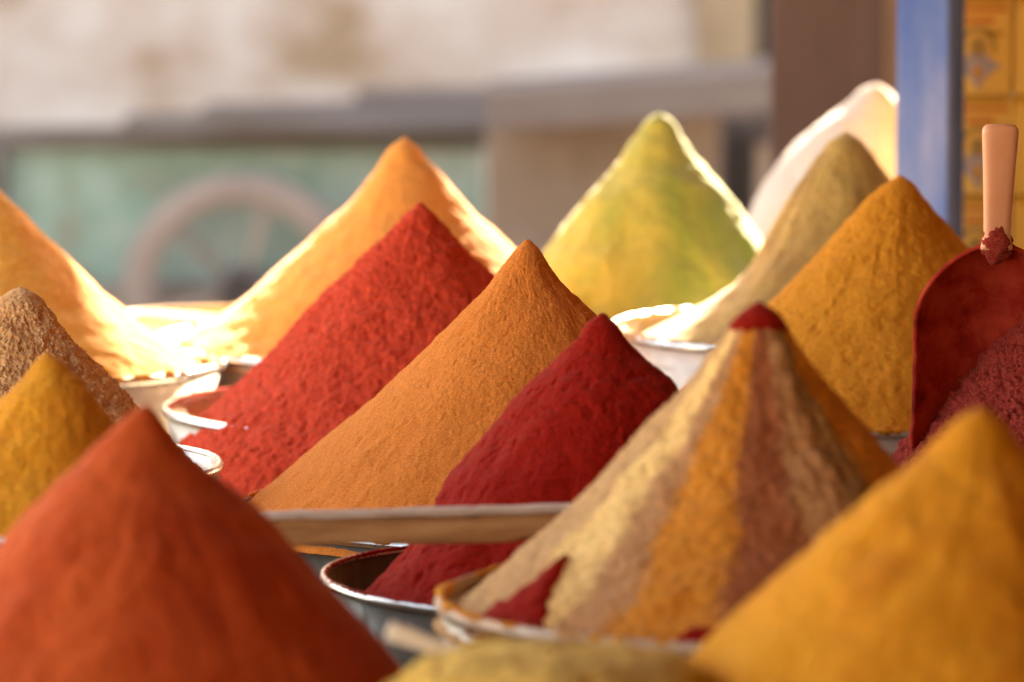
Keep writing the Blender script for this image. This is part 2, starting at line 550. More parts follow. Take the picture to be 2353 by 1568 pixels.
px14 = 13.84 * PXU
wl = wc - cart.location
wheel = ring('wheel', 274 * px14, 200 * px14, 0.07, M['wheel_wood'], cart, wl)
hub = ring('hub', 62 * px14, 12 * px14, 0.12, M['grey_board'], wheel, (0, 0, 0), 32)
for k in range(6):
    t = R(14 + 60 * k)
    ln = 175 * px14
    box('spoke', (ln, 0.035, 0.028), M['wheel_wood'] if k % 2 else M['grey_board'], wheel,
        (math.cos(t) * 130 * px14, 0, math.sin(t) * 130 * px14), (0, -t, 0), 0.005)
axle = box('axle', (0.06, 1.1, 0.06), M['dark_board'], cart, (wl[0], wl[1] + 0.6, wl[2]))
# the far pair of wheel
ring('wheel', 272 * px14, 212 * px14, 0.06, M['wheel_wood'], cart, (wl[0], wl[1] + 1.2, wl[2]))

# boards lying on the cart's rail
for (x0, y0, x1, y1, d, lab, mt) in (
        (290, 262, 1150, 300, 13.95, "lowest grey board lying along the rail of the green cart", 'dark_board'),
        (470, 238, 1180, 278, 14.02, "middle grey board of the pile on the green cart", 'grey_board'),
        (820, 205, 1190, 246, 14.08, "topmost short board of the pile on the green cart", 'grey_board')):
    c, w, h = bpx(x0, y0, x1, y1, d)
    o = box('board', (w, 0.3, h), M[mt], loc=c, rot=(0, R(-0.8), 0), bevel=0.01)
    tag(o, lab, "board", "grey boards piled on the cart")

# brown counter right of the cart
counter = empty('wooden_counter', (P(1450, 0, 13.4).x, 13.4, 0))
tag(counter, "brown wooden counter with a thick grey top between cart and blue post", "counter")


def cb(name, x0, y0, x1, y1, d, mat, depth, roll=0.0):
    c, w, h = bpx(x0, y0, x1, y1, d)
    return box(name, (w, depth, h), mat, counter, c - counter.location, (0, roll, 0), 0.01)


cb('top', 1120, 168, 1890, 262, 13.3, M['grey_board'], 0.6, R(-4.2))
cb('front_panel', 1118, 262, 1560, 950, 13.5, M['brown_board'], 0.05)
cb('front_panel', 1562, 262, 1650, 950, 13.5, M['pinkish_board'], 0.06)
cb('back_panel', 1652, 262, 1880, 950, 14.0, M['door_brown'], 0.05)
cb('leg', 1738, 330, 1800, 950, 13.35, M['pinkish_board'], 0.08)
cb('leg', 1690, 300, 1722, 950, 13.9, M['black_gap'], 0.06)  # near-black bar painted in for the dark slit, not a real leg

# dark board added behind the white mound, sized to shade its lower part
screen = empty('wooden_board', (0.64, 8.72, 0))
tag(screen, "dark brown upright board placed to shade the white mound from behind, left of the blue post", "board")
M['mauve_board'] = mottled('mauve_board', [(0.3, (0.075, 0.05, 0.052)), (0.7, (0.115, 0.08, 0.085))], 3, 0.7, (3, 3, 0.7), 0.3)
M['batten_wood'] = mottled('batten_wood', [(0.3, (0.13, 0.085, 0.065)), (0.7, (0.18, 0.12, 0.095))], 3, 0.7, (3, 3, 0.7), 0.3)
box('panel', (0.40, 0.03, 1.77), M['mauve_board'], screen, (0, 0, 0.885), bevel=0.004)
box('batten', (0.026, 0.02, 1.76), M['batten_wood'], screen, (0.004, -0.028, 0.885), bevel=0.003)

# ------------------------------------------------------------------ display table, unseen awning, added light-blocking walls
table = empty('display_table', (0, 5.6, 0))
tag(table, "dark wooden table under the rows of spice tubs", "table")
for k in range(10):
    box('tabletop', (4.5, 0.715, 0.05), M['table_wood'], table, (-0.35, -4.0 + k * 0.72, TABLE_Z - 0.025), bevel=0.004)  # top carried well past the tubs to block bounce from the ground
for sx in (-2.5, 1.8):
    for sy in (-4.2, 2.6):
        box('leg', (0.08, 0.08, TABLE_Z - 0.055), M['table_wood'], table, (sx, sy, (TABLE_Z - 0.055) / 2))

awn = empty('canvas_awning', (0.8, 4, 2.3))
tag(awn, "unseen tan canvas awning above the spice stall, cut to place its shade", "awning")


def awning_mesh():  # out of view; edges cut to steer sun and sky onto the cones
    import bmesh
    n, m = 24, 24
    vs = []
    for j in range(m):
        for i in range(n):
            xl = -3.0 + 2.05 * min(1, max(0, j / (m - 1) * 12.3 - 4.5) / 3.5)
            x = xl + (4.6 - xl) * i / (n - 1)
            back = 8.62 + 0.2 * (x + 0.3) + 0.03 * math.sin(x * 9)
            y = -4.0 + (back + 4.0) * j / (m - 1)
            z = 2.3 - 0.05 * math.sin(math.pi * i / (n - 1)) * math.sin(math.pi * j / (m - 1))
            vs.append((x - 0.8, y - 4, z - 2.3))
    return grid_mesh('canvas', np.array(vs), m, n, wrap=False)


cv = link('canvas', awning_mesh(), M['canvas'], awn)
for x, y in ((-2.9, -3.8), (4.5, -3.8), (4.5, 7.6), (-2.9, 0.2)):
    if True:
        box('pole', (0.05, 0.05, 2.28), M['table_wood'], awn, (x - 0.8, y - 4, -1.15))

shop = box('right_shade_wall', (0.2, 9.0, 2.25), M['ochre_wall'], loc=(2.2, 3.6, 1.125), bevel=0.01)  # added out of view to keep light off the right side
tag(shop, "unseen ochre wall added to darken the right side of the spice table", "wall")

house = box('front_block_wall', (6.6, 0.2, 3.4), M['ochre_wall'], loc=(0.4, -4.3, 1.7), bevel=0.01)  # added out of view so light enters only from left and back
tag(house, "unseen ochre wall added behind the camera to block front light", "wall")

# ------------------------------------------------------------------ spice cones
CONES = {}


def make_cone(name, label, apex, d, left, right, base_y, mat, disp, segs=420, rings=170, front=1.0, back=1.0, fpow=1.5, seed=1,
              tipr=0.006, group="cones of ground spice", cat="spice heap", sink=0.02):
    A = P(apex[0], apex[1], d)
    Y = A.y
    zb = on_plane(apex[0], base_y, Y).z

    def prof(pts):
        h, r = [0.0], [0.0]
        for (x, y) in pts:
            q = on_plane(x, y, Y)
            h.append(A.z - q.z)
            r.append(abs(q.x - A.x))
        h, r = np.array(h), np.array(r)
        ht = A.z - zb + sink
        if h[-1] < ht:
            s = (r[-1] - r[-2]) / (h[-1] - h[-2])
            r = np.append(r, r[-1] + s * (ht - h[-1]))
            h = np.append(h, ht)
        return h, r
    hl, rl = prof(left)
    hr, rr = prof(right)
    H = A.z - zb + sink
    # ring heights: dense at the tip
    t = np.linspace(0, 1, rings)
    hh = H * (0.25 * t ** 2 + 0.75 * t)
    fine = np.linspace(0, H, 1200)

    def smooth(h, r):
        f = np.interp(fine, h, r)
        ker = np.exp(-0.5 * (np.arange(-60, 61) / 16.0) ** 2)
        ker /= ker.sum()
        g = np.convolve(np.pad(f, 60, mode='reflect', reflect_type='odd'), ker, mode='valid')
        # round the point
        g = np.where(g < tipr * 4, g, g)
        return np.interp(hh, fine, np.maximum(g, np.sqrt(np.maximum(0, 2 * tipr * fine)) * np.exp(-fine / (tipr * 5))))
    RL, RR = smooth(hl, rl), smooth(hr, rr)
    RL[0] = RR[0] = 0.0008
    a = np.linspace(0, 2 * math.pi, segs, endpoint=False)
    ca, sa = np.cos(a), np.sin(a)
    wgt = (1 + ca) / 2
    r = RL[:, None] * (1 - wgt)[None, :] + RR[:, None] * wgt[None, :]
    k = 1 + (front - 1) * np.maximum(0, -sa) ** fpow + (back - 1) * np.maximum(0, sa) ** 1.5
    lowk = np.clip(hh / H, 0, 1)[:, None] ** 1.2
    r = r * (1 + (k[None, :] - 1) * lowk)
    z = (H - hh)[:, None] * np.ones(segs)[None, :]
    X, Yy = r * ca[None, :], r * sa[None, :]
    # analytic normal from the radial slope
    dr = np.gradient(r, axis=0) / np.maximum(1e-6, np.gradient(hh))[:, None]
    nl = np.sqrt(1 + dr ** 2)
    NX, NY, NZ = ca[None, :] / nl, sa[None, :] / nl, dr / nl
    pts = np.stack([X, Yy, z], -1).reshape(-1, 3)
    dsp = np.zeros(len(pts))
    hflat = np.repeat(hh, segs)
    damp = np.clip(hflat / 0.03, 0.25, 1)
    cs = np.tile(np.stack([ca, sa], -1), (rings, 1))
    for (kind, f, amp, *ex) in disp:
        if kind == 'fbm':
            dsp += amp * damp * fbm(pts * f, 4, seed, 0.55) * 2
        elif kind == 'ridge':
            dsp += amp * damp * fbm(pts * f, 3, seed + 5, 0.5, True) * 1.6
        elif kind == 'clod':                      # rounded lumps
            n = fbm(pts * f, 3, seed + 9, 0.5)
            dsp += amp * damp * (np.abs(n) ** 0.8 * 2.2 - 0.4)
        elif kind == 'pit':                       # small sharp hollows
            n = fbm(pts * f, 2, seed + 13, 0.5)
            dsp -= amp * damp * np.clip((n - 0.12) * 4, 0, 1)
        elif kind == 'streak':                    # runs of slid powder
            q = np.c_[cs * f, hflat * (ex[0] if ex else 4.0)]
            wig = 0.5 * perlin(pts * 9, seed + 3) + 0.3 * perlin(pts * 28, seed + 4)
            q[:, :2] += wig[:, None]
            msk = np.clip(0.5 + 1.6 * perlin(pts * 7, seed + 6), 0, 1)
            dsp += 0.62 * amp * msk * np.clip(hflat / 0.12, 0.05, 1) * fbm(q, 3, seed + 21, 0.5) * 2
    nrm = np.stack([NX, NY, NZ], -1).reshape(-1, 3)
    pts = pts + nrm * dsp[:, None]
    me = grid_mesh(name, pts, rings, segs, tip=(0, 0, H + 0.0004), bottom=(0, 0, 0.0))
    o = link(name, me, mat, None, (A.x, A.y, zb - sink))
    tag(o, label, cat, group)
    CONES[label] = o
    return o, Vector((A.x, A.y, zb)), (float(RL[-1] + RR[-1]) / 2)


def make_tub(label, centre, r, mat, rim_mat, height=None, rim=0.0045, taper=0.9, wob=0.002, seed=0, group="metal tubs holding the spices",
             cat="tub", name='spice_tub', band=None, dust=None, dust_amt=1.0):
    """open tub standing on the table; centre = middle of the mouth"""
    h = height or (centre.z - TABLE_Z - 0.002)
    t = empty(name, (centre.x, centre.y, centre.z - h))
    tag(t, label, cat, group)
    rb = r * taper
    th = 0.003
    prof = [(0.001, 0.004), (rb - 0.01, 0.004), (rb, 0.012), (r - th, h - 0.002)]
    inner = [(r - th * 2, h - 0.002), (rb - th, 0.016), (rb - 0.012, 0.008), (0.001, 0.008)]
    lathe('wall', (prof + inner), mat, t, 120, wob, seed)
    a = np.linspace(0, 2 * math.pi, 9)
    lathe('rim', [(r - th + rim * 0.8 * math.cos(q), h - rim + rim * math.sin(q)) for q in -a], rim_mat, t, 160, wob, seed)
    if dust:
        na, ns = 420, 10
        aa = np.linspace(0, 2 * math.pi, na, endpoint=False)
        cs_ = np.stack([np.cos(aa), np.sin(aa), np.zeros(na)], -1)
        tr = dust_amt * 0.011 * np.clip(fbm(cs_ * 5, 4, seed + 31, 0.7) * 1.6 + 0.12, -0.1, 1) + 0.002 * fbm(cs_ * 60, 3, seed + 3)
        tr = np.maximum(tr, -0.002) + 0.002
        V = np.zeros((ns, na, 3))
        for k in range(ns):
            b_ = -2 * math.pi * k / (ns - 1)
            lump = 1 + 0.3 * perlin(np.c_[cs_[:, :2] * 90, np.full(na, k * 0.7)], seed + 8)
            rr_ = r - th + rim * 0.2 - 0.002 + np.maximum(tr, 0.0003) * lump * math.cos(b_) * 1.1
            V[k, :, 0], V[k, :, 1] = rr_ * np.cos(aa), rr_ * np.sin(aa)
            V[k, :, 2] = h - rim * 0.3 + np.maximum(tr, 0.0003) * lump * math.sin(b_) * 0.8
        link('spilt_powder', grid_mesh('spilt_powder', V.reshape(-1, 3), ns, na), dust, t)
    if band:
        zb_ = h - band
        rr = r - (r - rb) * band / h
        lathe('ledge', [(rr + 0.001, zb_ - 0.008), (rr + 0.012, zb_ - 0.006), (rr + 0.014, zb_), (rr + 0.011, zb_ + 0.002), (rr + 0.001, zb_ + 0.002)],
              rim_mat, t, 160, wob, seed)
    return t


FINE = [('fbm', 260, 0.0007), ('fbm', 45, 0.0016), ('streak', 7, 0.0035, 3), ('pit', 170, 0.001)]

# E - orange cone in the middle, in focus
o, c, r = make_cone('spice_cone', "tall orange cone in the middle, sharpest in the picture", (1213, 551), 5.4,
                    [(1190, 566), (1150, 615), (1110, 665), (1000, 785), (850, 925), (700, 1045), (590, 1140)],
                    [(1240, 570), (1262, 610), (1290, 645), (1368, 722), (1500, 855), (1800, 1150)], 1160, M['orange'],
                    [('fbm', 330, 0.0005), ('fbm', 110, 0.0005), ('fbm', 14, 0.0028), ('streak', 5, 0.004, 1.2), ('pit', 150, 0.0007)],
                    860, 300, seed=3)
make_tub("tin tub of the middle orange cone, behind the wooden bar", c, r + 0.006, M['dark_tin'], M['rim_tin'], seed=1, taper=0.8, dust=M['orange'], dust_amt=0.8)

# D - clumpy red cone
o, c, r = make_cone('spice_cone', "bright red clumpy cone left of the middle orange cone", (966, 465), 6.05,
                    [(935, 490), (900, 532), (800, 622), (700, 722), (630, 808), (560, 878), (500, 930), (450, 985), (432, 1050), (428, 1130)],
                    [(1000, 490), (1022, 525), (1060, 565), (1128, 632), (1300, 800), (1480, 980), (1500, 1050), (1504, 1130)], 1120, M['red'],
                    [('fbm', 190, 0.0012), ('fbm', 75, 0.0018), ('fbm', 14, 0.005), ('pit', 90, 0.0022)], 760, 280, front=1.30, fpow=0.75, seed=11)
make_tub("pale tub with a sunlit rim under the clumpy red cone", Vector((c.x - 0.012, c.y + 0.03, on_plane(966, 935, c.y).z)), r * 1.05, M['pale_tin'], M['rim_tin'],
         seed=2, rim=0.0065, wob=0.003, dust=M['red'], dust_amt=0.3)

# F - crimson cone behind the wooden bar
o, c, r = make_cone('spice_cone', "deep crimson cone crossed by the wooden bar", (1385, 720), 4.9,
                    [(1350, 738), (1325, 775), (1255, 850), (1170, 930), (1100, 1010), (1040, 1090), (1000, 1165), (930, 1255), (835, 1362)],
                    [(1420, 745), (1450, 785), (1480, 815), (1550, 882), (1620, 1010), (1690, 1330)], 1330, M['crimson'],
                    [('fbm', 220, 0.0006), ('streak', 5, 0.004, 1.5), ('fbm', 55, 0.0007), ('fbm', 11, 0.005), ('pit', 60, 0.002)], 720, 280, seed=21)
fc = on_plane(1322, 1313, c.y)
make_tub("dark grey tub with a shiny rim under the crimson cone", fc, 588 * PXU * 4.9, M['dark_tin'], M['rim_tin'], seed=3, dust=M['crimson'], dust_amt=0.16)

# C - cumin brown cone, left
o, c, r = make_cone('spice_cone', "coarse brown cone at the left edge behind a small yellow one", (48, 660), 5.4,
                    [(20, 668), (-10, 695), (-60, 760), (-180, 880), (-330, 1020)],
                    [(75, 668), (100, 695), (130, 742), (220, 842), (312, 935), (420, 1045)], 1060, M['cumin'],
                    [('fbm', 240, 0.0018), ('fbm', 100, 0.002), ('fbm', 26, 0.0035), ('pit', 140, 0.0022)], 700, 260, seed=31)
make_tub("tub under the coarse brown cone at the left", c, r + 0.006, M['tin'], M['rim_tin'], seed=4)

# R - maroon cone at the right edge
o, c, r = make_cone('spice_cone', "dark maroon grainy cone at the right edge, beside the scoop", (2448, 632), 5.38,
                    [(2422, 650), (2392, 684), (2340, 735), (2270, 800), (2190, 888), (2100, 1000)],
                    [(2485, 680), (2560, 770), (2680, 900), (2790, 1010)], 1080, M['maroon'],
                    [('fbm', 200, 0.0022), ('fbm', 80, 0.0045), ('fbm', 26, 0.005), ('pit', 100, 0.005)], 760, 260, seed=41)
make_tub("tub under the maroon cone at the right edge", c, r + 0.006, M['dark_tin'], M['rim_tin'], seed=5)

# Y - golden cone left of the scoop
o, c, r = make_cone('spice_cone', "golden yellow cone left of the red scoop, flaky low down", (2068, 403), 6.0,
                    [(2035, 418), (1985, 470), (1905, 555), (1800, 665), (1700, 775), (1580, 910)],
                    [(2100, 420), (2130, 468), (2152, 492), (2222, 566), (2340, 690), (2560, 920)], 925, M['curry'],
                    [('fbm', 170, 0.0006), ('fbm', 60, 0.0006), ('streak', 6, 0.003, 1.2), ('pit', 80, 0.0019), ('fbm', 14, 0.004)], 620, 230, seed=51)
make_tub("dusty tub with a ledge below the golden yellow cone", c, r + 0.004, M['rim_dusty'], M['rim_dusty'], seed=6, band=0.032, dust=M['curry'])

SOFT = [('fbm', 90, 0.001), ('streak', 6, 0.005, 3), ('fbm', 16, 0.004)]
# B - amber cone, sunlit flanks
o, c, r = make_cone('spice_cone', "tall amber cone with white-hot sunlit flanks, behind the clumpy red cone", (930, 315), 6.65,
                    [(900, 332), (870, 375), (830, 430), (800, 472), (745, 520), (650, 610), (560, 690), (490, 738), (440, 762)],
                    [(960, 335), (985, 375), (1020, 405), (1100, 500), (1185, 575), (1400, 760)], 775, M['amber'],
                    [('fbm', 130, 0.0006), ('streak', 4, 0.0022, 1.5), ('fbm', 30, 0.0012), ('fbm', 9, 0.004)], 460, 190, seed=61)
make_tub("pale tub with a sunlit rim under the tall amber cone", Vector((c.x, c.y, c.z + 0.002)), r + 0.01, M['pale_tin'], M['rim_tin'], seed=7, rim=0.007, dust=M['amber'])

# A - amber cone cut by the left edge
o, c, r = make_cone('spice_cone', "golden orange cone cut by the left edge, right flank blazing in the sun", (-62, 388), 6.4,
                    [(-95, 410), (-200, 520), (-400, 700), (-540, 810)],
                    [(-30, 408), (0, 440), (55, 495), (150, 590), (250, 685), (320, 745), (425, 815)], 830, M['golden'],
                    [('fbm', 130, 0.0006), ('streak', 4, 0.0022, 1.5), ('fbm', 30, 0.0012), ('fbm', 9, 0.004)], 460, 190, seed=71)
make_tub("pale tub with a glowing rim under the amber cone at the left edge", Vector((c.x, c.y, c.z + 0.004)), r + 0.008, M['pale_tin'], M['rim_tin'], seed=8, rim=0.007, dust=M['golden'])

# O - olive tan cone
o, c, r = make_cone('spice_cone', "olive tan cone in front of the white mound, rim of its tub in sun", (1945, 304), 6.5,
                    [(1910, 318), (1880, 362), (1835, 425), (1782, 515), (1735, 598), (1690, 655), (1600, 712), (1480, 775)],
                    [(1975, 318), (2002, 350), (2040, 402), (2120, 520), (2220, 660), (2400, 775)], 775, M['olive_tan'],
                    [('fbm', 100, 0.0007), ('streak', 6, 0.006, 1.5), ('fbm', 16, 0.003)], 420, 170, seed=81)
make_tub("white metal tub with a sunlit rim under the olive tan cone", Vector((c.x, c.y, c.z + 0.016)), r + 0.01, M['pale_tin'], M['rim_tin'], seed=9, rim=0.006, dust=M['olive_tan'], dust_amt=0.7)

# N - lime cone
o, c, r = make_cone('spice_cone', "yellow green cone with a steep pointed top, lower right side crumbling", (1516, 258), 7.05,
                    [(1488, 270), (1455, 320), (1420, 370), (1350, 452), (1250, 585), (1140, 720)],
                    [(1545, 272), (1575, 320), (1600, 365), (1660, 425), (1740, 540), (1860, 700)], 735, M['lime'],
                    [('fbm', 90, 0.0006), ('streak', 4, 0.006, 1.5), ('fbm', 12, 0.005), ('fbm', 30, 0.0012)], 420, 170, seed=91)
make_tub("tub hidden under the yellow green cone", c, r + 0.006, M['pale_tin'], M['rim_tin'], seed=10)

# W - white mound
o, c, r = make_cone('white_mound', "rounded white mound glaring in the sun beside the blue post", (2012, 190), 7.5,
                    [(1980, 200), (1940, 235), (1885, 285), (1810, 355), (1755, 430), (1720, 500), (1690, 600), (1670, 730)],
                    [(2040, 200), (2070, 235), (2110, 300), (2170, 400), (2240, 560), (2330, 730)], 740, M['white'],
                    [('fbm', 12, 0.006), ('fbm', 60, 0.001)], 260, 120, seed=95, tipr=0.012, group=None, cat="powder heap")
make_tub("tub hidden under the white mound", c, r + 0.006, M['pale_tin'], M['rim_tin'], seed=11)

# H - paprika cone, front left
o, c, r = make_cone('spice_cone', "blurred brick orange cone at the front left", (335, 930), 4.1,
                    [(310, 940), (280, 965), (230, 1015), (150, 1095), (60, 1185), (0, 1250), (-120, 1390), (-300, 1600)],
                    [(362, 945), (385, 985), (430, 1042), (500, 1105), (580, 1165), (660, 1245), (740, 1335), (840, 1440), (930, 1550), (980, 1620)], 1610, M['paprika'],
                    [('fbm', 60, 0.0008), ('streak', 4, 0.0035, 2), ('fbm', 12, 0.004)], 460, 190, seed=101)
make_tub("tub under the brick orange cone, below the picture edge", c, r + 0.006, M['tin'], M['rim_tin'], seed=12)

# C2 - small yellow cone on the left
o, c, r = make_cone('spice_cone', "small ochre yellow cone at the left, in front of the coarse brown one", (110, 810), 4.7,
                    [(85, 822), (65, 855), (35, 890), (0, 922), (-80, 1010), (-240, 1190)],
                    [(140, 825), (170, 860), (205, 895), (258, 970), (360, 1090), (450, 1190)], 1180, M['mustard'],
                    [('fbm', 80, 0.0009), ('streak', 5, 0.003, 2), ('fbm', 16, 0.004)], 420, 170, seed=111)
make_tub("tub with a thin bright rim under the small ochre yellow cone", c, r + 0.008, M['dark_tin'], M['rim_tin'], seed=13)

# K - turmeric cone, front right
o, c, r = make_cone('spice_cone', "large blurred turmeric yellow cone at the front right corner", (2255, 935), 3.8,
                    [(2225, 942), (2185, 975), (2120, 1040), (2030, 1110), (1930, 1195), (1800, 1310), (1680, 1430), (1545, 1568)],
                    [(2285, 945), (2315, 975), (2353, 1030), (2480, 1160), (2700, 1390), (2880, 1568)], 1610, M['turmeric'],
                    [('fbm', 60, 0.0008), ('streak', 4, 0.004, 2), ('fbm', 11, 0.005)], 460, 190, seed=121)
make_tub("tub under the turmeric cone, below the picture edge", c, r + 0.006, M['tin'], M['rim_tin'], seed=14)

# G - striped cone
gA = P(1745, 697, 4.4)
g, gc, gr = make_cone('striped_spice_cone', "cone of many spices in stripes with a red tip, right of the crimson cone", (1745, 700), 4.4,
                      [(1715, 712), (1690, 735), (1668, 765), (1625, 825), (1560, 900), (1440, 1030), (1330, 1150), (1200, 1270), (1060, 1385)],
                      [(1775, 712), (1800, 738), (1822, 775), (1885, 870), (1960, 955), (2055, 1060), (2200, 1210), (2390, 1385)], 1385, M['striped'],
                      [('fbm', 90, 0.0012), ('streak', 7, 0.003, 2), ('fbm', 20, 0.004), ('fbm', 50, 0.0012)], 560, 220, seed=131, front=0.97)


def cap_on(parent_label_obj, name, mat, h_top, seed, rad_extra=0.0022):
    """a skin of another spice over the tip of a cone"""
    me0 = parent_label_obj.data
    n = len(me0.vertices)
    co = np.empty(n * 3)
    me0.vertices.foreach_get("co", co)
    co = co.reshape(-1, 3)[:-2]
    segs = 560
    rows = len(co) // segs
    G = co.reshape(rows, segs, 3)
    top = G[0, :, 2].max()
    hs = top - G[:, :, 2].mean(1)
    k = int(np.searchsorted(hs, h_top))
    cap = G[:k].copy()
    jag = 0.5 * perlin(np.c_[np.cos(np.linspace(0, 6.283, segs)) * 3, np.sin(np.linspace(0, 6.283, segs)) * 3, np.zeros(segs)], seed)
    for i in range(k):
        f = 1 - (i / (k - 1)) ** 4
        d = G[i].copy()
        rr = np.linalg.norm(d[:, :2], axis=1)[:, None] + 1e-6
        d[:, :2] *= (rr + rad_extra * f + 0.0006) / rr
        d[:, 2] += rad_extra * f + 0.0006
        d[:, 2] -= jag * 0.012 * (i / k) ** 3
        d[:, :2] += d[:, :2] / rr * (jag * 0.010 * (i / k) ** 3)[:, None]
        cap[i] = d
    last = cap[-1].copy()
    last[:, :2] *= 0.9
    V = np.concatenate([cap.reshape(-1, 3), last])
    tp = (G[0, :, 0].mean(), G[0, :, 1].mean(), top + rad_extra + 0.002)
    return link(name, grid_mesh(name, V, k + 1, segs, tip=tp), mat, parent_label_obj)


cap = cap_on(g, 'red_tip', M['crimson'], 0.0215, 5, 0.001)
cap["label"] = "crimson powder capping the striped cone"


def patch_on(cone, segs, name, mat, ang0, ang1, h0, h1, lift, seed, power=1.0):
    """spilt powder clinging to a cone between two angles and two heights (fractions)"""
    me0 = cone.data
    n = len(me0.vertices)
    co = np.empty(n * 3)
    me0.vertices.foreach_get("co", co)
    G = co.reshape(-1, 3)[:-2].reshape(-1, segs, 3)
    rows = G.shape[0]
    r0, r1 = int(h0 * rows), int(h1 * rows)
    a0, a1 = int(ang0 / 360 * segs), int(ang1 / 360 * segs)
    idx = np.arange(a0, a1) % segs
    S = G[r0:r1][:, idx].copy()
    nr, ncl = S.shape[:2]
    u = np.linspace(0, 1, ncl)[None, :]
    v = np.linspace(0, 1, nr)[:, None]
    halfw = 0.5 * v ** power
    edge = 1 - np.clip(np.abs(u - 0.5 * v ** 0.3 - 0.5 * (1 - v ** 0.3)) / np.maximum(halfw, 1e-3), 0, 2)
    nz = fbm(S.reshape(-1, 3) * 60, 3, seed).reshape(nr, ncl)
    fade = np.clip(edge * 3 + nz * 1.4, -1, 1)
    lf = np.where(fade > 0, lift * np.sqrt(np.maximum(fade, 0)), -0.006)
    rr = np.linalg.norm(S[:, :, :2], axis=2, keepdims=True) + 1e-6
    S[:, :, :2] += S[:, :, :2] / rr * (lf * 0.7)[:, :, None]
    S[:, :, 2] += lf * 0.7
    return link(name, grid_mesh(name, S.reshape(-1, 3), nr, ncl, wrap=False), mat, cone)


p1 = patch_on(g, 560, 'spilt_powder', M['crimson'], 198, 226, 0.78, 0.985, 0.007, 4, 1.1)
p1["label"] = "wedge of crimson powder low on the left side"
p2 = patch_on(g, 560, 'spilt_powder', M['crimson'], 247, 271, 0.90, 0.975, 0.003, 6, 0.35)
p2["label"] = "thin scatter of crimson powder low at the front"
make_tub("beige dusty tub under the striped cone", Vector((gc.x, gc.y, gc.z + 0.008)), gr + 0.004, M['pale_tin'], M['rim_dusty'], seed=15, rim=0.007, taper=0.93, dust=M['curry'])

# Z - coarse herbs in the foreground gap
o, c, r = make_cone('herb_mound', "low mound of coarse olive brown herbs at the bottom edge, between two front cones", (1250, 1490), 3.72,
                    [(1150, 1494), (1030, 1506), (950, 1535), (900, 1590), (840, 1680)], [(1350, 1494), (1480, 1502), (1580, 1525), (1660, 1590), (1720, 1680)],
                    1700, M['coarse'], [('clod', 45, 0.012), ('fbm', 30, 0.008)], 300, 120, seed=141, tipr=0.02, cat="herb heap", group=None)
make_tub("tub of the coarse herbs, below the picture edge", c, r + 0.004, M['tin'], M['rim_tin'], seed=16)

# two small tubs far behind the left cones
for (x, y, d, rpx, mt, wm, lab, lab2, sd) in (
        (322, 742, 7.45, 88, 'curry', 'pale_tin', "low heap of orange spice behind the left amber cone", "small cream tub with a white rim between the two amber cones", 151),
        (512, 738, 7.6, 128, 'turmeric', 'yellow_plastic', "low heap of yellow spice in the yellow tub", "yellow tub far behind the tall amber cone", 161)):
    o, c, r = make_cone('spice_heap', lab, (x, y - 2), d, [(x - rpx * .4, y + 2), (x - rpx * .95, y + 12)], [(x + rpx * .4, y + 2), (x + rpx * .95, y + 12)], y + 12,
                        M[mt], [('fbm', 40, 0.002)], 200, 60, seed=sd, tipr=0.01, group="low heaps far behind")
    make_tub(lab2, Vector((c.x, c.y, on_plane(x, y, c.y).z)), r + 0.006, M[wm], M['rim_tin'] if wm == 'pale_tin' else M[wm], seed=sd, rim=0.007)

# ------------------------------------------------------------------ wooden bar across the front of the crimson cone
bl, br = P(560, 1207, 4.62), P(1340, 1206, 4.62)
top_l, bot_l = P(950, 1184, 4.62).z, P(950, 1248, 4.62).z
bar = empty('wooden_bar', ((bl.x + br.x) / 2, bl.y, TABLE_Z))
tag(bar, "worn wooden bar with a pale top edge crossing before the crimson cone", "wooden bar")
zc = (top_l + bot_l) / 2 - TABLE_Z
L = br.x - bl.x
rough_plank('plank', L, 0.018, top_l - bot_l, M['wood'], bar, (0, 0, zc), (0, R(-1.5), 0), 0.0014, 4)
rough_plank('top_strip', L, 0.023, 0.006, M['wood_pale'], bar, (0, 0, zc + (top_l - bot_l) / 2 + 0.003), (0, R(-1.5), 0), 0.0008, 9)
box('leg', (0.03, 0.016, bot_l - TABLE_Z + 0.02), M['wood'], bar, (-L / 2 + 0.02, 0.018, (bot_l - TABLE_Z + 0.02) / 2), bevel=0.002)
box('leg', (0.03, 0.016, bot_l - TABLE_Z + 0.02), M['wood'], bar, (L / 2 - 0.02, 0.018, (bot_l - TABLE_Z + 0.02) / 2), bevel=0.002)

